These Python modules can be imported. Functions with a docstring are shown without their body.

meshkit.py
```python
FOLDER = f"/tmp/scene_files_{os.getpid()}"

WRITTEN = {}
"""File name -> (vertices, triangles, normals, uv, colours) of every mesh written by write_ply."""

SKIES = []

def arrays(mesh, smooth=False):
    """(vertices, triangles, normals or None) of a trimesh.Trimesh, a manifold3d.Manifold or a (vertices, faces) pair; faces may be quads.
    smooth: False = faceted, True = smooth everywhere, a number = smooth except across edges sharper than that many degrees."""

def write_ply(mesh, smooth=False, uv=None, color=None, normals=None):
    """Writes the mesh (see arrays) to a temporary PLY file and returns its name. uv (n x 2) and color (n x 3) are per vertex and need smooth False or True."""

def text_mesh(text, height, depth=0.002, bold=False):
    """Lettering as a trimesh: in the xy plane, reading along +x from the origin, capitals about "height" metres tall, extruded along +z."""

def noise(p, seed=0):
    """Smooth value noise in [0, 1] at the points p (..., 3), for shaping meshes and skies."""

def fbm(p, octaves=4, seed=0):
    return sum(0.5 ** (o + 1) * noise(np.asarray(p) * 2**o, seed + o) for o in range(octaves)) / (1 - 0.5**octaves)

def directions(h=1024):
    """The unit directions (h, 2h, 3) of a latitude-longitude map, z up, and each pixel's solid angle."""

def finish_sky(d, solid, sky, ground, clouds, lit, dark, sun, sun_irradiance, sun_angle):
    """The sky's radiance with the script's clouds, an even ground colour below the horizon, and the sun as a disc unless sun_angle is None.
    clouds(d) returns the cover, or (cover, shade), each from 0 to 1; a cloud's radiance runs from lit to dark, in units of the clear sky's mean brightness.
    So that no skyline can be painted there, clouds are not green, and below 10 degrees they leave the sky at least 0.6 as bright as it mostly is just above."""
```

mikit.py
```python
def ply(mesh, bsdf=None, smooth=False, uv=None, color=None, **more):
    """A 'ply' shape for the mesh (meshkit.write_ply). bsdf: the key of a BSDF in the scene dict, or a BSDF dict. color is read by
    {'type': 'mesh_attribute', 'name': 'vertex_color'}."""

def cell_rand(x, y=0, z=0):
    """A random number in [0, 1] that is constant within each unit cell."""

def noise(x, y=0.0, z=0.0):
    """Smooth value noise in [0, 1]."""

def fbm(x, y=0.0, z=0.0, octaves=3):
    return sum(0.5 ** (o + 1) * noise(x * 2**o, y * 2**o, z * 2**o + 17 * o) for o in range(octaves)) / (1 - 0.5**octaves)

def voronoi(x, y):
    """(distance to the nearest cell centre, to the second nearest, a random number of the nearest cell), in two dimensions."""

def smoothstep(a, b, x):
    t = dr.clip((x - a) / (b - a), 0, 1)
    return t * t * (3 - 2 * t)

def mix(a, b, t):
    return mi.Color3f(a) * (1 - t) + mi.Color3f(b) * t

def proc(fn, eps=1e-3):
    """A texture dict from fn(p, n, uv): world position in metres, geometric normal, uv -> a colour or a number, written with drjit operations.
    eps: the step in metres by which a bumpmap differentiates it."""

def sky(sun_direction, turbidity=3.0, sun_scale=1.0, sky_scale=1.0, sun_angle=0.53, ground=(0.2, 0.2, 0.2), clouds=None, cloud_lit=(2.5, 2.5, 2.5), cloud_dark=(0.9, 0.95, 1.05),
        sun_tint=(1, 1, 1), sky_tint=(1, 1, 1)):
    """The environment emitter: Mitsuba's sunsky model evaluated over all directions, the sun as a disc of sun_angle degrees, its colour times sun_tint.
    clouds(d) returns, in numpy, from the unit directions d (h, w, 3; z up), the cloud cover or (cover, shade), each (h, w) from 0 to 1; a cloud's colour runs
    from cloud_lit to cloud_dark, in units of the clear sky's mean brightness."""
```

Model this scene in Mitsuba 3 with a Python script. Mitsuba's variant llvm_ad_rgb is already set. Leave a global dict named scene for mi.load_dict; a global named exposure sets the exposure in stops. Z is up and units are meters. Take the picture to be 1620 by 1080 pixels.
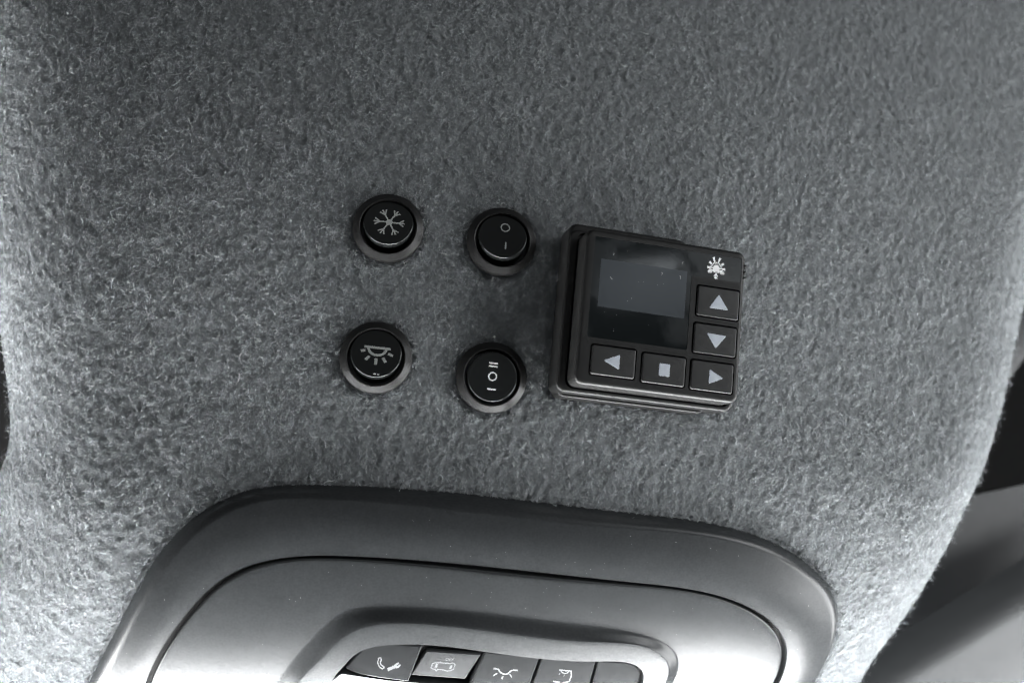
import math
import numpy as np
import drjit as dr
import mitsuba as mi
import trimesh
import manifold3d as m3
from shapely.geometry import Polygon, LineString, Point, box
from shapely.ops import unary_union
import mikit, meshkit

# ------------------------------------------------------------------ frame of the place
# The cab roof is built in millimetres in a frame that lies on the headliner: x to the right, y towards the rear of
# the roof, z down out of the lining into the cab.  W() turns it into world metres (z up).
EX, EY, EZ = np.array([1.0, 0, 0]), np.array([0, -0.77, 0.638]), np.array([0, -0.638, -0.77])
B3 = np.stack([EX, EY / np.linalg.norm(EY), EZ / np.linalg.norm(EZ)], 1)
ORIGIN = np.array([0.0, 0.6, 1.75])


def W(v):
    return np.asarray(v, float) @ B3.T * 0.001 + ORIGIN


TW = mi.ScalarTransform4f(np.vstack([np.hstack([B3 * 0.001, ORIGIN[:, None]]), [0, 0, 0, 1]]).tolist())
D, MM = 326.0, 0.21
rng = np.random.default_rng(11)
scene, labels = {}, {}

# ------------------------------------------------------------------ camera
scene["camera"] = {
    "type": "thinlens", "fov": 2 * math.degrees(math.atan(170.1 / D)), "fov_axis": "x", "aperture_radius": 0.0026, "focus_distance": 0.324,
    "near_clip": 0.01, "far_clip": 20.0,
    "to_world": mi.ScalarTransform4f().look_at(origin=W([0, 0, D]).tolist(), target=W([0, 0, 0]).tolist(), up=(B3 @ [0, 1, 0]).tolist()),
}
exposure = 0.80


# ------------------------------------------------------------------ daylight through the glass of the cab
def window_light(name, centre, aim, w, h, radiance):
    c, a = W(centre), W(aim)
    up = B3 @ [0, 0, 1] if abs(centre[1]) > abs(centre[0]) else B3 @ [0, 1, 0]
    T = mi.ScalarTransform4f().look_at(origin=c.tolist(), target=a.tolist(), up=up.tolist()) @ mi.ScalarTransform4f().scale([w / 2000, h / 2000, 1])
    scene[name] = {"type": "rectangle", "to_world": T, "bsdf": {"type": "diffuse", "reflectance": {"type": "rgb", "value": 0.1}},
                   "emitter": {"type": "area", "radiance": {"type": "rgb", "value": list(radiance)}}}
    labels[name] = {"kind": "structure"}


window_light("windscreen", (-165, -520, 20), (-20, -60, -20), 1350, 390, (23.0, 23.3, 23.4))
window_light("side_window", (860, -330, 90), (0, 0, 0), 700, 620, (6.2, 6.3, 6.35))
window_light("side_window_002", (1050, 400, 300), (0, 0, 0), 620, 400, (3.6, 3.66, 3.72))
window_light("side_window_001", (-860, -420, 100), (0, 0, 0), 700, 460, (0.7, 0.71, 0.72))
window_light("rear_window", (1010, 640, 760), (0, 0, 0), 620, 460, (0.7, 0.74, 0.76))
window_light("rear_window_001", (572, 356, 800), (0, 0, 0), 105, 46, (1.5, 1.62, 1.72))
scene["cab_air_light"] = {"type": "constant", "radiance": {"type": "rgb", "value": [0.05, 0.052, 0.0535]}}


# ------------------------------------------------------------------ materials
def rgb(*v):
    return {"type": "rgb", "value": list(v) if len(v) == 3 else [v[0]] * 3}


def grain(scale, amount, fn=None):
    return mikit.proc(fn or (lambda p, n, uv: amount * mikit.noise(p.x * scale, p.y * scale, p.z * scale)), eps=0.00006)


def plastic(name, base, rough, spec=0.5, grain_size=None, depth=0.0, wear=None):
    b = {"type": "principled", "base_color": base if isinstance(base, dict) else rgb(*base), "roughness": rough, "specular": spec}
    if grain_size:
        k = 1000.0 / grain_size
        b = {"type": "bumpmap", "arbitrary": mikit.proc(lambda p, n, uv: depth * 0.001 * mikit.noise(p.x * k, p.y * k, p.z * k), eps=0.25 * grain_size * 0.001), "scale": 1.0, "bsdf": b}
    scene[name] = {"type": "twosided", "bsdf": b}


def tone(a, b, size):
    k = 1000.0 / size
    return mikit.proc(lambda p, n, uv: mikit.mix(a, b, mikit.fbm(p.x * k, p.y * k, p.z * k, octaves=3)))


def moulded(a, b):
    """Fine moulded grain with faint broad wear."""
    def fn(p, n, uv):
        g = mikit.noise(p.x * 2100.0, p.y * 2100.0, p.z * 2100.0)
        return mikit.mix(a, b, 0.65 * g + 0.35 * mikit.fbm(p.x * 120.0, p.y * 120.0, p.z * 120.0, octaves=3))
    return mikit.proc(fn)


plastic("console_plastic", moulded((0.015, 0.0165, 0.0175), (0.029, 0.031, 0.0325)), 0.30, 0.38, 0.50, 0.020)
plastic("button_plastic", (0.020, 0.0213, 0.0225), 0.42, 0.30)
plastic("groove_black", (0.008, 0.008, 0.008), 0.6, 0.2)
plastic("housing_plastic", tone((0.008, 0.0083, 0.0083), (0.012, 0.012, 0.0117), 5.0), 0.42, 0.28, 0.35, 0.008)
plastic("keypad_rubber", tone((0.010, 0.0104, 0.0104), (0.014, 0.014, 0.0137), 3.0), 0.44, 0.4)
plastic("bezel_plastic", tone((0.007, 0.007, 0.0069), (0.011, 0.011, 0.0108), 2.5), 0.38, 0.32, 0.3, 0.012)
plastic("rocker_plastic", (0.009, 0.010, 0.010), 0.16, 0.5)
plastic("window_glass", (0.003, 0.0045, 0.005), mikit.proc(lambda p, n, uv: 0.07 + 0.16 * mikit.smoothstep(0.45, 0.75, mikit.fbm(p.x * 110.0, p.y * 70.0, p.z * 90.0, octaves=3))), 0.5)
plastic("lcd_glass", (0.027, 0.032, 0.037), 0.2, 0.5)
plastic("white_print", (0.75, 0.76, 0.76), 0.5, 0.3)
plastic("grey_print", (0.34, 0.35, 0.34), 0.5, 0.3)
plastic("faded_print", (0.15, 0.155, 0.16), 0.5, 0.3)
plastic("legend_print", (0.24, 0.245, 0.25), 0.5, 0.3)
plastic("key_light", tone((0.29, 0.32, 0.36), (0.42, 0.45, 0.49), 2.2), 0.35, 0.5)
plastic("trim_plastic", tone((0.010, 0.011, 0.0122), (0.013, 0.014, 0.0152), 9.0), 0.5, 0.3, 0.6, 0.015)
plastic("visor_vinyl", (0.055, 0.057, 0.0585), 0.5, 0.4, 0.7, 0.03)
plastic("dust_white", (0.7, 0.7, 0.68), 0.8, 0.2)
scene["dark_lining"] = {"type": "twosided", "bsdf": {"type": "diffuse", "reflectance": rgb(0.006)}}
scene["felt"] = {"type": "twosided", "bsdf": {"type": "diffuse", "reflectance": {"type": "mesh_attribute", "name": "vertex_color"}}}


# ------------------------------------------------------------------ the lining's shape
def f(x, y):
    x, y = np.asarray(x, float), np.asarray(y, float)
    gx = -0.19 * x - 0.0006 * (x - 20) ** 2
    m = -np.minimum(y + 44, 0)
    m = np.where(m < 72, m ** 2, 72.0 ** 2 + 2 * 72.0 * (m - 72))
    gy = -0.15 * y - 0.0009 * np.maximum(y - 8, 0) ** 2 - 0.0047 * m
    return gx + gy + 0.3


def normal(x, y):
    e = 0.5
    n = np.stack([-(f(x + e, y) - f(x - e, y)) / (2 * e), -(f(x, y + e) - f(x, y - e)) / (2 * e), np.ones_like(np.asarray(x, float))], -1)
    return n / np.linalg.norm(n, axis=-1, keepdims=True)


def spot(px, py, h=0.0):
    """A measured place on the lining (in photo units of 0.21 mm as seen from the lens) -> its x, y on the lining, h above it."""
    u, v = (np.asarray(px, float) - 810) * MM, (540 - np.asarray(py, float)) * MM
    x, y = u.copy(), v.copy()
    for _ in range(25):
        n = normal(x, y)
        k = (D - (f(x, y) + n[..., 2] * h)) / D
        x, y = u * k - n[..., 0] * h, v * k - n[..., 1] * h
    return x, y


def conform(v):
    """(x, y, height over the lining) -> the frame of the place."""
    v = np.asarray(v, float)
    b = np.stack([v[:, 0], v[:, 1], f(v[:, 0], v[:, 1])], 1)
    return b + normal(v[:, 0], v[:, 1]) * v[:, 2:3]


XR = np.array([[-260.0, 80.0], [-160.0, 99.7], [-130.0, 109.5], [-115.0, 117.6], [-95.0, 128.9], [-70.0, 143.3], [-45.0, 158.3], [-20.0, 170.1], [10.0, 179.6], [60.0, 200.8], [150.0, 248.8]])
XL = np.array([[-260.0, -230.0], [-160.0, -160.9], [-130.0, -133.4], [-115.0, -123.5], [-95.0, -118.6], [-70.0, -118.5], [-45.0, -123.7], [-20.0, -127.0], [10.0, -132.3], [60.0, -133.0], [150.0, -158.4]])
RR = np.array([[-260, 42], [-160, 42], [-110, 40], [-60, 36], [-20, 34], [40, 40], [150, 50]], float)
RL = np.array([[-260, 150], [-160, 145], [-115, 125], [-85, 95], [-55, 68], [-30, 54], [0, 54], [40, 74], [90, 100], [150, 110]], float)


def smooth_interp(t, table):
    from scipy.interpolate import PchipInterpolator
    return PchipInterpolator(table[:, 0], table[:, 1])(np.clip(t, table[0, 0], table[-1, 0]))


def lining(s, t):
    """The lining by arc length: flat in s between the two roll-offs, then rolled away round a radius."""
    s, t = np.asarray(s, float), np.asarray(t, float)
    xr, xl = smooth_interp(t, XR), smooth_interp(t, XL)
    amax = math.radians(112)
    x, drop = s.copy(), np.zeros_like(s)
    for lim, r, sg in ((xr, smooth_interp(t, RR), 1), (xl, smooth_interp(t, RL), -1)):
        over = np.maximum((s - lim) * sg, 0)
        a = np.minimum(over / r, amax)
        rest = np.maximum(over / r - amax, 0) * r
        x = np.where(over > 0, lim + sg * (r * np.sin(a) + rest * math.cos(amax)), x)
        drop = drop + np.where(over > 0, r * (1 - np.cos(a)) + rest * math.sin(amax), 0)
    return np.stack([x, t, f(x, t) - drop], -1)


def lining_frame(s, t):
    e = 0.4
    p = lining(s, t)
    ds, dt = lining(s + e, t) - lining(s - e, t), lining(s, t + e) - lining(s, t - e)
    ds /= np.linalg.norm(ds, axis=-1, keepdims=True)
    n = np.cross(ds, dt)
    n /= np.linalg.norm(n, axis=-1, keepdims=True)
    return p, ds, np.cross(n, ds), n


def tufts(p):
    """Height of the napped lining's tufts in mm."""
    q = p * np.array([1 / 1.35, 1 / 1.75, 1 / 1.6])
    w = meshkit.noise(p / 6.0, 5) - 0.5
    a = meshkit.noise(q + w[..., None] * 0.8, 1)
    b = meshkit.noise(q * 2.1 + 7, 2)
    c = meshkit.noise(p / 9.0, 3)
    return 0.9 * (a - 0.5) + 0.4 * (b - 0.5) + 0.3 * (c - 0.5)


# ------------------------------------------------------------------ mesh helpers
def put(key, mesh, bsdf, pose=None, smooth=35, label=None, color=None, **more):
    """One entry of the scene; pose turns its vertices into the frame of the place."""
    if hasattr(mesh, "to_mesh"):
        m = mesh.to_mesh()
        v, fa = np.asarray(m.vert_properties[:, :3], float), np.asarray(m.tri_verts)
    else:
        v, fa = (np.asarray(mesh[0], float), np.asarray(mesh[1])) if isinstance(mesh, tuple) else (np.asarray(mesh.vertices), np.asarray(mesh.faces))
    if pose is not None:
        v = pose(v)
    base, k = key, 0
    while key in scene:
        k += 1
        key = f"{base}_{k:03d}"
    scene[key] = mikit.ply(trimesh.Trimesh(W(v), fa, process=False), bsdf, smooth=smooth, color=color)
    if label:
        more["label"] = label
    if more:
        labels[key] = more
    return key


def thing(key, label, category, group=None):
    labels[key] = {"label": label, "category": category, **({"group": group} if group else {})}
    return key


def ring_pts(poly, n):
    e = poly.exterior
    if not e.is_ccw:
        e = LineString(list(e.coords)[::-1])
    return np.array([e.interpolate(i / n, normalized=True).coords[0] for i in range(n)])


def inward(r):
    t = np.roll(r, -1, 0) - np.roll(r, 1, 0)
    t /= np.linalg.norm(t, axis=1, keepdims=True)
    return np.stack([-t[:, 1], t[:, 0]], 1)


def slab(poly, h0, h1, bevel, n=96, dome=0.0, steps=4, rings=4):
    """A convex rounded plate: side wall from h0, rounded edge, top at h1 (raised by dome in the middle)."""
    r = ring_pts(poly, n)
    nn, c = inward(r), r.mean(0)
    levels = [(r, h0)]
    for k in range(steps + 1):
        a = math.pi / 2 * k / steps
        levels.append((r + nn * bevel * (1 - math.cos(a)), h1 - bevel + bevel * math.sin(a)))
    inner = levels[-1][0]
    for k in range(1, rings):
        q = 1 - k / rings
        levels.append((c + (inner - c) * q, h1 + dome * (1 - q * q)))
    v = np.vstack([np.c_[p, np.broadcast_to(z, len(p))] for p, z in levels] + [[[*c, h1 + dome]], [[*c, h0]]])
    fa, i = [], np.arange(n)
    for k in range(len(levels) - 1):
        a, b = k * n, (k + 1) * n
        j = (i + 1) % n
        fa += [np.c_[a + i, a + j, b + j], np.c_[a + i, b + j, b + i]]
    j = (i + 1) % n
    top = (len(levels) - 1) * n
    fa += [np.c_[top + i, top + j, np.full(n, len(v) - 2)], np.c_[j, i, np.full(n, len(v) - 1)]]
    return v, np.vstack(fa)


def solid(mesh):
    return m3.Manifold(m3.Mesh(np.asarray(mesh[0], np.float32), np.asarray(mesh[1], np.uint32)))


def extr(shape, h0, h1):
    ms = [trimesh.creation.extrude_polygon(g, h1 - h0, engine="earcut") for g in getattr(shape, "geoms", [shape]) if g.area > 1e-6]
    m = trimesh.util.concatenate(ms)
    m.apply_translation([0, 0, h0])
    return m


def rrect(x0, y0, x1, y1, r):
    return box(x0 + r, y0 + r, x1 - r, y1 - r).buffer(r, quad_segs=8)


def rounded(pts, r):
    p = Polygon(pts)
    return p.buffer(-r).buffer(r, quad_segs=8)


def line(pts, w, cap="flat"):
    return LineString(pts).buffer(w / 2, cap_style=cap, join_style="mitre")


def revolve(profile, n=96):
    p = np.array(profile, float)
    a = np.arange(n) * 2 * np.pi / n
    v = np.stack([p[:, None, 0] * np.cos(a), p[:, None, 0] * np.sin(a), np.broadcast_to(p[:, None, 1], (len(p), n))], -1).reshape(-1, 3)
    i, fa = np.arange(n), []
    j = (i + 1) % n
    for k in range(len(p) - 1):
        fa += [np.c_[k * n + i, k * n + j, (k + 1) * n + j], np.c_[k * n + i, (k + 1) * n + j, (k + 1) * n + i]]
    return v, np.vstack(fa)


def closed_spline(pts, n=500):
    from scipy.interpolate import splprep, splev
    p = np.array(pts, float)
    tck, _ = splprep([np.r_[p[:, 0], p[0, 0]], np.r_[p[:, 1], p[0, 1]]], s=len(p) * 0.15, per=True)
    return np.stack(splev(np.linspace(0, 1, n, endpoint=False), tck), 1)


# ------------------------------------------------------------------ the console's outlines (measured on the lining)
C0 = np.array(spot(775, 1076, 2))
ANG = np.linspace(0, 2 * np.pi, 1440, endpoint=False)


def polar(px, h, sm=2.0):
    p = np.stack(spot(*np.array(px, float).T, h), 1)
    q = closed_spline(p, 1600) - C0
    a, r = np.arctan2(q[:, 1], q[:, 0]) % (2 * np.pi), np.hypot(q[:, 0], q[:, 1])
    o = np.argsort(a)
    from scipy.ndimage import gaussian_filter1d
    rr = np.interp(ANG, a[o], r[o], period=2 * np.pi)
    return gaussian_filter1d(rr, sm, mode="wrap")


OUTER = polar([(140, 1080), (165, 1030), (200, 960), (235, 897), (280, 842), (330, 800), (395, 774), (480, 765), (600, 771), (720, 780), (850, 793), (1000, 810), (1130, 832), (1220, 857),
               (1280, 890), (1313, 925), (1329, 968), (1326, 1010), (1305, 1055), (1270, 1110), (1215, 1190), (1130, 1270), (1000, 1310), (740, 1320), (420, 1300), (220, 1270), (130, 1200), (122, 1130)], 1)
GROOVE_OUT = polar([(229, 1080), (258, 1030), (298, 966), (348, 916), (400, 891), (470, 880), (560, 880), (700, 889), (850, 903), (1000, 920), (1100, 935), (1170, 953), (1218, 980),
                    (1245, 1018), (1243, 1052), (1228, 1085), (1190, 1140), (1130, 1200), (1000, 1240), (740, 1250), (420, 1235), (280, 1200), (222, 1140)], 4)
GROOVE_IN = GROOVE_OUT - 1.6
FOOT = polar([(436, 1080), (474, 1034), (506, 994), (532, 970), (562, 960), (612, 957), (700, 962), (800, 971), (867, 979), (933, 988), (1000, 1000), (1050, 1016), (1076, 1036), (1076, 1055),
              (1064, 1082), (1040, 1120), (990, 1160), (760, 1180), (520, 1170), (440, 1140), (424, 1108)], 4)
CREST = polar([(474, 1080), (510, 1043), (542, 1008), (576, 992), (610, 987), (662, 988), (800, 1000), (933, 1015), (1000, 1020), (1034, 1027), (1055, 1040), (1057, 1058), (1047, 1082),
               (1026, 1112), (980, 1140), (760, 1158), (530, 1148), (472, 1125), (462, 1102)], 6)
WELL = polar([(526, 1072), (543, 1055), (560, 1039), (580, 1023), (602, 1017), (670, 1021), (800, 1033), (947, 1045), (996, 1048), (1013, 1055), (1019, 1064), (1014, 1082), (1006, 1110),
              (980, 1124), (740, 1124), (600, 1112), (540, 1090)], 6, 0.8)


def strip(stations):
    """Closed band between polar curves: stations = [(radius array, height or array)]."""
    n = len(ANG)
    v = np.vstack([np.c_[C0[0] + r * np.cos(ANG), C0[1] + r * np.sin(ANG), np.broadcast_to(h, n)] for r, h in stations])
    i, fa = np.arange(n), []
    j = (i + 1) % n
    for k in range(len(stations) - 1):
        fa += [np.c_[k * n + i, k * n + j, (k + 1) * n + j], np.c_[k * n + i, (k + 1) * n + j, (k + 1) * n + i]]
    return v, np.vstack(fa)


def blend(a, b, k):
    return a * (1 - k) + b * k


def ease(k):
    return k * k * (3 - 2 * k)


# ------------------------------------------------------------------ the setting: lining and what shows past its edges
SW = [(614.2, 362.0), (793.0, 383.0), (595.0, 566.0), (777.0, 597.5)]
CONTROL_R = np.array([[0.97196, 0.09572, 0.21478], [-0.12907, 0.98068, 0.14702], [-0.19655, -0.17062, 0.96553]])
CONTROL_T = np.array([48.57, 8.21, 9.89])
SWXY = [np.array(spot(*c, 1.0)) for c in SW]


def bare(x, y, margin=0.0):
    """True where something covers the lining, so that no nap grows there."""
    q = np.stack([x, y], -1) - C0
    a, r = np.arctan2(q[..., 1], q[..., 0]) % (2 * np.pi), np.hypot(q[..., 0], q[..., 1])
    out = r < np.interp(a, ANG, OUTER, period=2 * np.pi) - 0.6 + margin
    for c in SWXY:
        out |= np.hypot(x - c[0], y - c[1]) < 10.6 + margin
    p = np.stack([x, y, f(x, y)], -1) - CONTROL_T
    l = p @ CONTROL_R
    out |= (np.abs(l[..., 0] + 0.8) < 29.6 + margin) & (np.abs(l[..., 1] - 1) < 27.3 + margin)
    return out


def build_lining():
    s, t = np.meshgrid(np.arange(-330, 290, 0.8), np.arange(-172, 185, 0.8))
    p, ds, dt, n = lining_frame(s.ravel(), t.ravel())
    h = tufts(p) - 0.5
    cover = bare(p[:, 0], p[:, 1], 2.0)
    h = np.where(cover, -1.6, h)
    v = p + n * h[:, None]
    R, C = s.shape
    i = np.arange(R * C).reshape(R, C)
    fa = np.vstack([np.c_[i[:-1, :-1].ravel(), i[:-1, 1:].ravel(), i[1:, 1:].ravel()], np.c_[i[:-1, :-1].ravel(), i[1:, 1:].ravel(), i[1:, :-1].ravel()]])
    g = 0.135 + 0.05 * meshkit.noise(p / 3.0, 8)
    put("headliner", (v, fa), "felt", smooth=True, color=g[:, None] * np.array([0.935, 0.99, 1.02]), kind="structure")


def build_nap(count):
    s, t = rng.uniform(-285, 275, count), rng.uniform(-150, 172, count)
    p, ds, dt, n = lining_frame(s, t)
    h0 = tufts(p)
    keep = ~bare(p[:, 0], p[:, 1]) & ((n * (np.array([0, 0, D]) - p)).sum(1) > -70)
    keep &= (np.abs(p[:, 0] / (D - p[:, 2])) < 0.60) & (np.abs(p[:, 1] / (D - p[:, 2])) < 0.41)
    keep &= rng.uniform(0, 1, count) < 0.55 + 0.45 * np.clip(h0 + 0.5, 0, 1)
    p, ds, dt, n, h0 = (a[keep] for a in (p, ds, dt, n, h0))
    h0 = np.where(bare(p[:, 0], p[:, 1], 1.6), h0 * 0.5 - 0.65, h0)
    N, K = len(p), 4
    print("nap fibres", N)
    field = 2 * np.pi * meshkit.noise(p / 3.2, 21) * 1.5 + 2.2 * (meshkit.noise(p / 14.0, 22) - 0.5)
    ang = field + rng.normal(0, 0.9, N)
    length = rng.gamma(6.0, 0.155, N) + 0.45
    curl = rng.normal(0, 1.35, N)
    lift = rng.uniform(0.05, 0.75, N) ** 1.3 * 0.75
    stray = rng.uniform(0, 1, N) < 0.02
    length = np.where(stray, length * 1.8 + 1.0, length)
    lift = np.where(stray, rng.uniform(0.8, 2.4, N), lift)
    loop = ~stray & (rng.uniform(0, 1, N) < 0.55)
    width = rng.uniform(0.10, 0.15, N)
    pos, here = np.zeros((N, K, 3)), p + n * (h0 * 0.9 - 0.25)[:, None]
    start = np.zeros((N, 2))
    for k in range(K):
        u = k / (K - 1)
        hh = np.where(loop, lift * 4 * u * (1 - u) * 1.0, lift * 1.25 * u ** 0.8)
        pos[:, k] = here + ds * start[:, :1] + dt * start[:, 1:] + n * hh[:, None]
        a = ang + curl * length * u * 1.1
        start = start + np.stack([np.cos(a), np.sin(a)], 1) * (length / (K - 1))[:, None]
    tan = np.gradient(pos, axis=1)
    side = np.cross(tan, n[:, None] + rng.normal(0, 0.55, (N, 1, 3)))
    side /= np.linalg.norm(side, axis=2, keepdims=True) + 1e-9
    taper = np.array([0.85, 1.0, 0.9, 0.35])
    off = side * (width[:, None] * taper[None])[..., None] * 0.5
    v = np.stack([pos - off, pos + off], 2).reshape(N, 2 * K, 3)
    quad = np.vstack([[[2 * k, 2 * k + 1, 2 * k + 3], [2 * k, 2 * k + 3, 2 * k + 2]] for k in range(K - 1)])
    fa = (np.arange(N)[:, None, None] * 2 * K + quad[None]).reshape(-1, 3)
    g = np.clip(0.28 * np.exp(rng.normal(0, 0.16, N)), 0.06, 0.7)
    tint = np.array([0.935, 0.99, 1.02]) + rng.normal(0, 0.025, (N, 3))
    col = np.repeat((g[:, None] * tint)[:, None], 2 * K, 1).reshape(-1, 3)
    put("headliner__nap", (v.reshape(-1, 3), fa), "felt", smooth=False, color=col, kind="stuff", label="fuzzy grey curled fibres of the felt lining")


build_lining()
build_nap(900_000)


def sheet(key, fn, u, v, bsdf, thick=3.0, **more):
    """A curved panel with thickness from fn(u, v) -> points."""
    U, V = np.meshgrid(u, v)
    p = fn(U.ravel(), V.ravel()).reshape(len(v), len(u), 3)
    n = np.cross(np.gradient(p, axis=1), np.gradient(p, axis=0))
    n /= np.linalg.norm(n, axis=2, keepdims=True)
    q = p - n * thick
    R, C = len(v), len(u)
    i = np.arange(R * C).reshape(R, C)

    def faces(i, flip):
        a, b, c, d = i[:-1, :-1].ravel(), i[:-1, 1:].ravel(), i[1:, 1:].ravel(), i[1:, :-1].ravel()
        return np.vstack([np.c_[a, b, c], np.c_[a, c, d]][:: 1]) if not flip else np.vstack([np.c_[a, c, b], np.c_[a, d, c]])

    o = i + R * C
    rim = np.r_[i[0, :], i[1:, -1], i[-1, -2::-1], i[-2:0:-1, 0]]
    a, b = rim, np.roll(rim, -1)
    fa = np.vstack([faces(i, False), faces(o, True), np.c_[a, a + R * C, b], np.c_[b, a + R * C, b + R * C]])
    return put(key, (np.vstack([p.reshape(-1, 3), q.reshape(-1, 3)]), fa), bsdf, **more)


def ray(px, py, z):
    k = (D - z) / D
    return np.array([(px - 810) * MM * k, (540 - py) * MM * k, z])


# dark roof rail lining far behind, the trim strip, the trim panel and the pale cover panel
def rail(u, v):
    return np.stack([150 + u * 190, 260 - v * 560, -210 - 40 * u + 0 * v], 1)


sheet("roof_rail", rail, np.linspace(0, 1, 8), np.linspace(0, 1, 8), "dark_lining", kind="structure")
sheet("roof_rail_001", lambda u, v: np.stack([-150 - u * 190, 260 - v * 560, -150 - 60 * u + 0 * v], 1), np.linspace(0, 1, 8), np.linspace(0, 1, 8), "dark_lining", kind="structure")


def bar(p0, p1, wide, depth_dir, roll):
    """A trim strip from p0 to p1 that bulges across its width: returns fn(u along, v across)."""
    p0, p1, wide, depth_dir = (np.asarray(a, float) for a in (p0, p1, wide, depth_dir))

    def fn(u, v):
        u, v = u[:, None], v[:, None]
        return p0 + (p1 - p0) * u + wide * v + depth_dir * (roll * (1 - (2 * v - 1) ** 2))
    return fn


sheet("side_trim", bar(ray(1380, 815, -130), ray(1780, 728, -150), ray(1380, 1220, -200) - ray(1380, 815, -130), (0, 0.2, 1), 16), np.linspace(0, 1, 20), np.linspace(0, 1, 30), "trim_plastic",
      label="smooth dark grey trim panel past the felt edge, above the pale cover panel", category="trim panel")
sheet("pillar_trim", bar(ray(1570, 640, -150), ray(1720, 420, -170), ray(1500, 480, -170) - ray(1570, 640, -150), (0, 0, 1), 8), np.linspace(0, 1, 14), np.linspace(0, 1, 14), "trim_plastic",
      label="dark grey trim strip peeping past the upper right edge of the felt", category="trim strip")


def visor(u, v):
    a, b = ray(1300, 1105, -95), ray(1700, 862, -120)
    e = (b - a)
    across = np.array([0.52, -0.85, -0.10])
    w = v * 190.0
    z = -13 * (1 - np.minimum(w / 14.0, 1)) ** 2 - np.maximum(w - 26, 0) ** 2 / (2 * 190.0)
    return a + e * u[:, None] + across * w[:, None] + np.array([0, 0, 1.0]) * z[:, None]


sheet("cover_panel", visor, np.linspace(-0.2, 1.1, 24), np.linspace(0, 1, 120), "visor_vinyl", thick=2,
      label="pale grey rounded cover panel filling the lower right corner, out of focus", category="panel")

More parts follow.
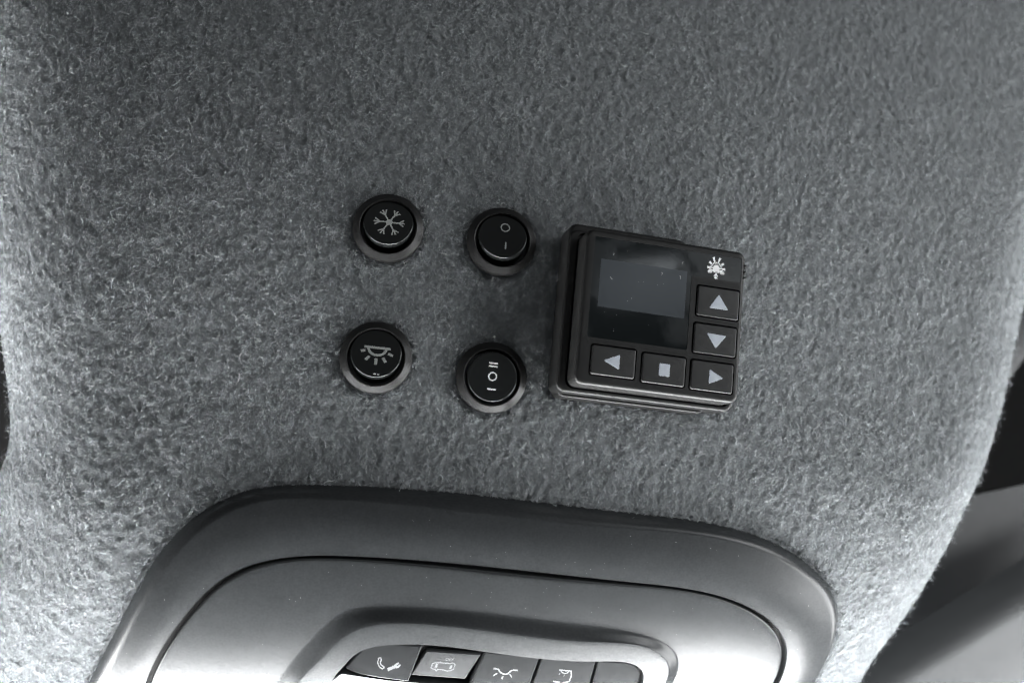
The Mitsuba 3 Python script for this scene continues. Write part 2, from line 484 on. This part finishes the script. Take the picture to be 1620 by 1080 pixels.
# ------------------------------------------------------------------ overhead console
console = thing("overhead_console", "grey moulded overhead console with a row of push buttons at the bottom of the view", "console")
st = [(OUTER, -2.0)]
for k in np.linspace(0, 1, 12):
    st.append((OUTER - 6.0 * k ** 1.15, -1.2 + 5.4 * math.sin(k * math.pi / 2) ** 0.9))
face0 = OUTER - 6.0
for k in np.linspace(0, 1, 9)[1:]:
    st.append((blend(face0, GROOVE_OUT + 0.5, k), 4.2 + 0.5 * math.sin(math.pi * k)))
st += [(GROOVE_OUT, 4.2), (GROOVE_OUT, 0.2)]
put(console + "__frame", strip(st), "console_plastic", conform, smooth=40)
put(console + "__joint", strip([(GROOVE_OUT + 1.2, 0.6), (GROOVE_IN - 1.2, 0.6)]), "groove_black", conform, smooth=True, label="dark joint line between frame and panel")
st = [(GROOVE_IN, 0.2), (GROOVE_IN, 3.2), (GROOVE_IN - 0.12, 3.55), (GROOVE_IN - 0.45, 3.85), (GROOVE_IN - 0.9, 3.95)]
for k in np.linspace(0, 1, 14)[1:]:
    st.append((blend(GROOVE_IN - 0.9, FOOT, k), 3.95 - 0.2 * k))
for k in np.linspace(0, 1, 14)[1:]:
    st.append((blend(FOOT, CREST, k), 3.75 + 2.6 * (ease(k) * 0.75 + 0.25 * k ** 2)))
for k in np.linspace(0, 1, 6)[1:]:
    st.append((blend(CREST, WELL + 0.35, k), 6.35))
st += [(WELL, 6.35), (WELL, 2.6)]
put(console + "__panel", strip(st), "console_plastic", conform, smooth=42)
floor = np.array([C0 + r * np.array([math.cos(a), math.sin(a)]) for a, r in zip(ANG[::4], WELL[::4] + 0.5)])
put(console + "__button_tray", extr(Polygon(floor), 2.4, 2.8), "groove_black", conform)


def key_poly(px, h, r=0.5):
    return rounded(np.stack(spot(*np.array(px, float).T, h), 1), r)


def at(px, h):
    return np.stack(spot(*np.array(px, float).T, h), 1)


KEYS = [([(546, 1056), (555, 1047), (564, 1038), (574, 1030), (584, 1024), (594, 1021), (605, 1020), (668, 1024.5), (646, 1071.5), (600, 1067.5), (572, 1064), (556, 1060)], 5.6, (0.02, -0.27), "call"),
        ([(675, 1029.5), (762.5, 1036), (736, 1072.5), (649, 1065.5)], 4.6, (-0.03, -0.10), "car"),
        ([(769, 1035), (855, 1042.5), (834, 1086), (742, 1080.5)], 5.7, (-0.03, -0.24), "lamp"),
        ([(859.5, 1043), (944, 1049), (927, 1093), (838.5, 1086.5)], 5.7, (-0.03, -0.24), "reading"),
        ([(948.5, 1049.3), (990, 1051), (1004, 1054), (1012, 1060), (1013, 1068), (1001, 1098), (931.5, 1093.5)], 5.7, (-0.03, -0.24), "blank")]
MARKS = {}


def px_line(pts, w, h, closed=False):
    p = at(pts, h)
    if closed:
        p = np.vstack([p, p[:1]])
    return LineString(p).buffer(w / 2, cap_style="flat", join_style="round")


H = 5.75
phone = [px_line([(603, 1041), (599, 1041.5), (597.5, 1047), (600, 1053), (605, 1055.5), (608, 1053.5)], 0.28, H), px_line([(603, 1041), (603.5, 1044), (601.5, 1046), (602.5, 1050), (605, 1051.5), (608, 1053.5)], 0.28, H)]
wrench = unary_union([px_line([(613.5, 1056.5), (626, 1051.5)], 0.85, H), Point(*at([(628, 1051)], H)[0]).buffer(0.75).difference(Polygon(at([(627.5, 1050), (636, 1045), (637, 1050.5), (629, 1052)], H))),
                      px_line([(627, 1049), (631, 1047.5)], 0.45, H), px_line([(628, 1053), (633.5, 1050)], 0.45, H)])
MARKS["call"] = unary_union(phone + [wrench])
h2 = 4.75
car = [px_line([(682, 1055), (684, 1049), (688, 1047.5), (694, 1047.7), (697, 1046), (697, 1047.8), (712, 1048.7), (717, 1048.5), (720, 1050.5), (717.5, 1057.5), (713, 1059.5), (706, 1060), (701, 1058),
                (692, 1057.3), (690, 1060), (688.5, 1057), (684, 1056.6)], 0.24, h2, True),
       px_line([(691.5, 1049.5), (689, 1054.5)], 0.75, h2), px_line([(714.5, 1052), (712, 1057)], 0.6, h2)]
MARKS["car"] = unary_union(car)
MARKS["lamp"] = unary_union([px_line([(781, 1057), (788.5, 1058), (791, 1062), (797, 1065), (803, 1064.5), (808, 1060.5), (812, 1059.5), (819, 1060)], 0.42, H), px_line([(786, 1063.5), (780.5, 1066.5)], 0.36, H),
                             px_line([(795.5, 1067.5), (793, 1071.3)], 0.42, H), px_line([(806, 1065), (809.5, 1068.8)], 0.36, H)])
MARKS["reading"] = unary_union([px_line([(885, 1060), (905, 1062)], 0.34, H), px_line([(887, 1060.5), (890, 1064), (895, 1065), (899, 1063.5), (900.5, 1061.8)], 0.26, H),
                                px_line([(904, 1062), (904, 1068), (900, 1075), (896, 1076.5), (890, 1077), (886, 1080), (884, 1076.5), (875, 1075)], 0.38, H),
                                px_line([(886.5, 1064.5), (884.5, 1066.5)], 0.2, H), px_line([(893, 1067), (892, 1069)], 0.2, H)])
for k, (px, h, tilt, mark) in enumerate(KEYS):
    poly = key_poly(px, h, 0.35)
    c = np.array(poly.centroid.coords[0])

    def lift(v, c=c, tilt=tilt):
        v = np.array(v, float)
        v[:, 2] += np.where(v[:, 2] > 3.4, (v[:, :2] - c) @ np.array(tilt), 0)
        return conform(v)

    name = {"call": "first push button with a telephone and a spanner sign", "car": "pressed push button with a car outline and OFF", "lamp": "push button with a ceiling lamp sign",
            "reading": "push button with a reading lamp sign", "blank": "blank push button at the right end"}[mark]
    b = put(console + "__button", slab(poly, 2.9, h, 0.45, n=160, dome=0.02, rings=2), "button_plastic", lift, smooth=40, label=name)
    if mark in MARKS:
        put(b + "__symbol", extr(MARKS[mark].buffer(0.02), h + 0.09, h + 0.15), "faded_print" if mark == "car" else "legend_print", lift, smooth=False)
    if mark == "car":
        tm = meshkit.text_mesh("OFF", 0.85, 0.05)
        o = at([(704, 1044.6), (720, 1046)], h2)
        e = (o[1] - o[0]) / np.linalg.norm(o[1] - o[0])
        ey = np.array([-e[1], e[0]])
        tv = np.asarray(tm.vertices)
        put(b + "__lettering", trimesh.Trimesh(np.c_[o[0] + tv[:, :1] * e * 1.25 + tv[:, 1:2] * (ey + 0.25 * e), tv[:, 2] + h + 0.09], tm.faces, process=False), "faded_print", lift, smooth=False)
tr = key_poly([(525, 1072), (541, 1057.5), (556, 1061.5), (600, 1068.8), (646, 1073.4), (737, 1081.5), (838, 1090), (927, 1097), (998, 1101), (975, 1112), (740, 1107), (600, 1096), (545, 1086)], 5.4, 0.3)
trim_y = np.array(tr.centroid.coords[0])


def lift_trim(v):
    v = np.array(v, float)
    v[:, 2] += np.where(v[:, 2] > 3.4, (v[:, 1] - trim_y[1]) * 0.16, 0)
    return conform(v)


put(console + "__lower_trim", slab(tr, 2.9, 5.55, 0.35, n=240), "console_plastic", lift_trim, label="smooth strip below the push buttons")


# ------------------------------------------------------------------ rocker switches
def frame_at(x, y, h=0.0, up=(0.0957, 0.9807, -0.1706)):
    n = normal(x, y)
    ey = np.array(up) - n * np.dot(up, n)
    ey /= np.linalg.norm(ey)
    R = np.stack([np.cross(ey, n), ey, n], 1)
    o = np.array([x, y, float(f(x, y))]) + n * h
    return lambda v: np.asarray(v, float) @ R.T + o


def star(r, tilt_deg):
    parts = [Point(0, 0).buffer(1.1)]
    for k in range(6):
        a = math.radians(60 * k + tilt_deg)
        e, g = np.array([math.cos(a), math.sin(a)]), np.array([-math.sin(a), math.cos(a)])
        parts.append(line([(0, 0), e * r], 0.5))
        for sgn in (-1, 1):
            parts.append(line([e * r * 0.60, e * r * 0.93 + sgn * g * r * 0.24], 0.45))
    return unary_union(parts)


def ringmark(c, ro, w):
    return Point(*c).buffer(ro, 24).difference(Point(*c).buffer(ro - w, 24))


lampmark = [line([(-2.15, 1.05), (2.15, 1.05)], 0.46)]
arc = [(1.45 * math.cos(a), 0.95 + 1.35 * math.sin(a)) for a in np.linspace(math.pi, 2 * math.pi, 24)]
lampmark.append(line(arc, 0.46))
for a, r0, r1 in ((-163, 2.0, 2.75), (-125, 2.0, 3.0), (-90, 1.95, 3.2), (-58, 2.0, 3.05), (-24, 2.0, 2.9)):
    e = np.array([math.cos(math.radians(a)), math.sin(math.radians(a))])
    lampmark.append(line([e * r0 + (0, 0.95), e * r1 + (0, 0.95)], 0.48))
from shapely import affinity
lampmark = affinity.scale(unary_union(lampmark), 1.95, 1.75, origin=(0, 0.9))
SWITCHES = [
    ("round black rocker switch with a grey snowflake on its cap", 12, [("snowflake_symbol", star(5.1, 1), "grey_print", (0.2, 0.0))]),
    ("round black rocker switch marked with a circle above one upright stroke, shaded beside the controller", 12, [("circle_symbol", ringmark((0, 0), 1.62, 0.42), "grey_print", (0.6, 3.2)), ("line_symbol", line([(0, -1.3), (0, 1.3)], 0.5), "grey_print", (1.1, -3.6))]),
    ("round black rocker switch with a ceiling lamp and rays sign", 12, [("lamp_symbol", lampmark, "grey_print", (0.2, 0.6)), ("chip_mark", unary_union([box(-0.9, -0.22, -0.12, 0.22), box(0.25, -0.2, 0.85, 0.18)]), "white_print", (0.9, -7.15))]),
    ("round black three-position rocker switch with white strokes above and below a circle", 0, [("double_line_symbol", unary_union([line([(-1.45, 0.52), (1.45, 0.52)], 0.5), line([(-1.45, -0.52), (1.45, -0.52)], 0.5)]), "white_print", (-0.1, 3.9)),
                                                         ("circle_symbol", ringmark((0, 0), 1.5, 0.46), "white_print", (0.0, 0.1)), ("line_symbol", line([(-1.45, 0), (1.45, 0)], 0.52), "white_print", (0.1, -4.1))])]
BEZEL = [(11.4, -2.0), (11.75, 0.2), (11.75, 0.9), (11.6, 1.25), (11.3, 1.45), (9.7, 2.75), (9.45, 2.85), (9.2, 2.75), (9.05, 2.4), (9.0, -3.5), (0.01, -3.5)]
CAP = [(8.0, -4.5), (8.2, 3.95), (8.17, 4.15), (8.08, 4.33), (7.95, 4.45), (7.8, 4.5), (7.6, 4.52), (5.0, 4.52), (0.01, 4.52)]
for k, ((x, y), (lab, rock, marks)) in enumerate(zip(SWXY, SWITCHES)):
    key = "rocker_switch" if k == 0 else f"rocker_switch_{k:03d}"
    thing(key, lab, "switch", "round rocker switches in the felt")
    pose = frame_at(x, y, 1.0)
    a = -math.radians(rock)
    Rx = np.array([[1, 0, 0], [0, math.cos(a), -math.sin(a)], [0, math.sin(a), math.cos(a)]])
    piv = np.array([0, 0, -2.5])

    def tip(v, Rx=Rx, pose=pose):
        return pose((np.asarray(v, float) + [0, 0, -1.15] - piv) @ Rx.T + piv)

    put(key + "__bezel", revolve(BEZEL), "bezel_plastic", pose, smooth=25)
    put(key + "__cap", revolve(CAP), "rocker_plastic", tip, smooth=45)
    for nm, shp, mat, (dx, dy) in marks:
        m = extr(shp, 4.53, 4.57)
        m.apply_translation([dx, dy, 0])
        put(key + "__cap__" + nm, m, mat, tip, smooth=False)

# ------------------------------------------------------------------ climate controller
ctl = thing("climate_controller", "black rectangular controller with a dark display and five arrow keys", "controller")


def cpose(v):
    return np.asarray(v, float) @ CONTROL_R.T + CONTROL_T


L_WIN = unary_union([box(-24.6, -10.0, 9.0, 23.0), box(-24.6, 14.75, 26.3, 23.0)]).buffer(-0.6).buffer(0.6).buffer(0.7).buffer(-0.7)
BTN = {"up": (11.25, 1.85, 25.9, 11.8), "down": (10.87, -10.45, 25.7, -0.68), "left": (-22.8, -21.7, -8.15, -12.3), "stop": (-5.9, -22.2, 8.77, -12.7), "right": (10.7, -22.45, 25.3, -12.85)}
house = solid(slab(rrect(-27.6, -25.3, 27.6, 25.3, 2.6), -11.0, 0.0, 1.3, n=240))
cut = solid((lambda m: (m.vertices, m.faces))(extr(L_WIN, -0.5, 1.0)))
for q in BTN.values():
    cut = cut + solid((lambda m: (m.vertices, m.faces))(extr(rrect(q[0] - 0.42, q[1] - 0.42, q[2] + 0.42, q[3] + 0.42, 1.0), -1.6, 1.0)))
put(ctl + "__housing", house - cut, "housing_plastic", cpose, smooth=30)
collar_shape = unary_union([rrect(-31.0, -27.4, 29.6, 26.6, 3.0), rrect(-31.0, -20.0, 10.5, 29.0, 3.0)]).buffer(-1).buffer(1)
r0 = slab(rrect(-31.2, -27.2, 29.8, 27.0, 3.0), -19.0, -8.6, 1.1, n=240)
top_lug = slab(rrect(-31.1, 10.0, 10.4, 29.0, 3.0), -19.0, -9.0, 1.1, n=200)
inner = solid((lambda m: (m.vertices, m.faces))(extr(rrect(-28.3, -25.9, 28.3, 25.9, 2.6), -10.4, 0)))
put(ctl + "__collar", solid(r0) + solid(top_lug) - inner, "housing_plastic", cpose, smooth=30, label="stepped black mounting collar round the housing")
put(ctl + "__base_plate", slab(rrect(-29.5, -28.3, 22.0, 20.0, 2.5), -21.0, -13.0, 0.8, n=200), "housing_plastic", cpose)
win = put(ctl + "__display_window", (lambda m: m)(extr(L_WIN.buffer(-0.06), -0.6, -0.22)), "window_glass", cpose, smooth=False, label="glossy black L-shaped window")
put(win + "__screen", extr(box(-22.0, 0.2, 7.4, 15.9), -0.22, -0.17), "lcd_glass", cpose, smooth=False, label="switched-off bluish grey screen")


def sunsnow():
    P = [Point(0, 0).buffer(1.15)]
    for a in (0, 36, 72, 108, 144, 180):
        t = math.radians(a)
        e, g = np.array([math.cos(t), math.sin(t)]), np.array([-math.sin(t), math.cos(t)])
        ro = 3.75 if a in (72, 108) else 3.15
        P.append(Polygon([e * 1.45 + g * 0.12, e * ro + g * 0.44, e * (ro + 0.05) - g * 0.44, e * 1.45 - g * 0.12]))
    for a in (18, 54, 90, 126, 162):
        t = math.radians(a)
        e = np.array([math.cos(t), math.sin(t)])
        P.append(line([e * 1.55, e * 2.1], 0.42))
    P.append(box(-1.5, -0.25, 1.5, 0.1))
    for a, r in ((210, 3.3), (270, 4.2), (330, 3.3)):
        t = math.radians(a)
        e, g = np.array([math.cos(t), math.sin(t)]), np.array([-math.sin(t), math.cos(t)])
        P.append(line([(0, 0), e * r], 0.36))
        for q, ln in ((0.48, 0.95), (0.68, 0.75), (0.86, 0.42)):
            for sgn in (-1, 1):
                P.append(line([e * r * q, e * (r * q + ln * 0.75) + sgn * g * ln * 0.75], 0.32))
    for a in (228, 245, 295, 312):
        t = math.radians(a)
        P.append(line([(0, 0), (1.75 * math.cos(t), 1.75 * math.sin(t))], 0.34))
    return unary_union(P)


m = extr(sunsnow(), -0.215, -0.18)
m.apply_translation([17.4, 18.5, 0])
put(win + "__emblem", m, "white_print", cpose, smooth=False, label="white half sun half snowflake emblem")
ARROWS = {"up": [(18.55, 9.6), (15.4, 4.75), (22.1, 4.75)], "down": [(15.1, -3.6), (22.0, -3.8), (18.5, -8.35)], "left": [(-18.85, -16.95), (-13.5, -14.5), (-13.5, -19.35)],
          "stop": [(-0.25, -15.5), (3.4, -15.5), (3.4, -19.5), (-0.25, -19.5)], "right": [(16.95, -15.35), (21.8, -17.8), (16.85, -20.15)]}
for k, q in BTN.items():
    b = put(ctl + "__key", slab(rrect(*q, 0.75), -1.5, 0.55, 0.5, n=160, dome=0.06, rings=3), "keypad_rubber", cpose, smooth=40,
            label={"up": "up arrow key", "down": "down arrow key", "left": "left arrow key", "stop": "key with a square", "right": "right arrow key"}[k])
    sh = Polygon(ARROWS[k]).buffer(-0.25).buffer(0.25)
    put(b + "__symbol", slab(sh, 0.2, 0.72, 0.06, n=90), "key_light", cpose, smooth=30)
for y in (20.6, 18.5, 16.5):
    s = trimesh.creation.icosphere(subdivisions=3, radius=1.0)
    s.apply_scale([0.75, 0.72, 1.6])
    s.apply_translation([27.55, y, -1.3])
    put(ctl + "__rib", s, "housing_plastic", cpose, smooth=True)

# ------------------------------------------------------------------ dust and lint
def specks(places, lo, hi):
    out = []
    for p in places:
        s = trimesh.creation.icosphere(subdivisions=1, radius=1.0)
        s.apply_scale(rng.uniform(lo, hi, 3) * np.array([1, 1, 0.6]))
        s.apply_transform(trimesh.transformations.rotation_matrix(rng.uniform(0, 6.28), [0, 0, 1]))
        s.apply_translation(p)
        out.append(s)
    return trimesh.util.concatenate(out)


pl = []
while len(pl) < 120:
    k = int(rng.uniform(0, 1440))
    a = ANG[k]
    if math.sin(a) < -0.1:
        continue
    band = rng.uniform() < 0.5
    r = rng.uniform(FOOT[k] + 0.5, GROOVE_IN[k] - 1) if band else rng.uniform(GROOVE_OUT[k] + 1, OUTER[k] - 6.5)
    pl.append((C0[0] + r * math.cos(a), C0[1] + r * math.sin(a), 3.92 if band else 4.6))
put(console + "__dust", specks(pl, 0.04, 0.09), "dust_white", conform, smooth=False, kind="stuff")
x, y = spot(783, 532, 1.2)
v = specks([(0, 0, 0)], 0.35, 0.5)
put("lint_speck", v, "dust_white", lambda q: q + np.array([x, y, float(f(x, y)) + 1.3]), label="tiny white lint speck on the felt above the three-position switch", category="lint")

strands = []
for k in range(8):
    x, y = rng.uniform(-21, 7), rng.uniform(-8, 21)
    a, ln = rng.uniform(0, np.pi), rng.uniform(0.3, 1.3)
    bend = rng.normal(0, 0.25) * ln
    pts = [(x - math.cos(a) * ln / 2, y - math.sin(a) * ln / 2), (x - math.sin(a) * bend, y + math.cos(a) * bend), (x + math.cos(a) * ln / 2, y + math.sin(a) * ln / 2)]
    strands.append(LineString(pts).buffer(0.03, quad_segs=2))
bits = [extr(unary_union(strands), -0.16, -0.12), specks([(rng.uniform(-23, 8), rng.uniform(-9, 22), -0.15) for _ in range(16)], 0.03, 0.07)]
put(win + "__dust", trimesh.util.concatenate(bits), "dust_white", cpose, smooth=False, kind="stuff")
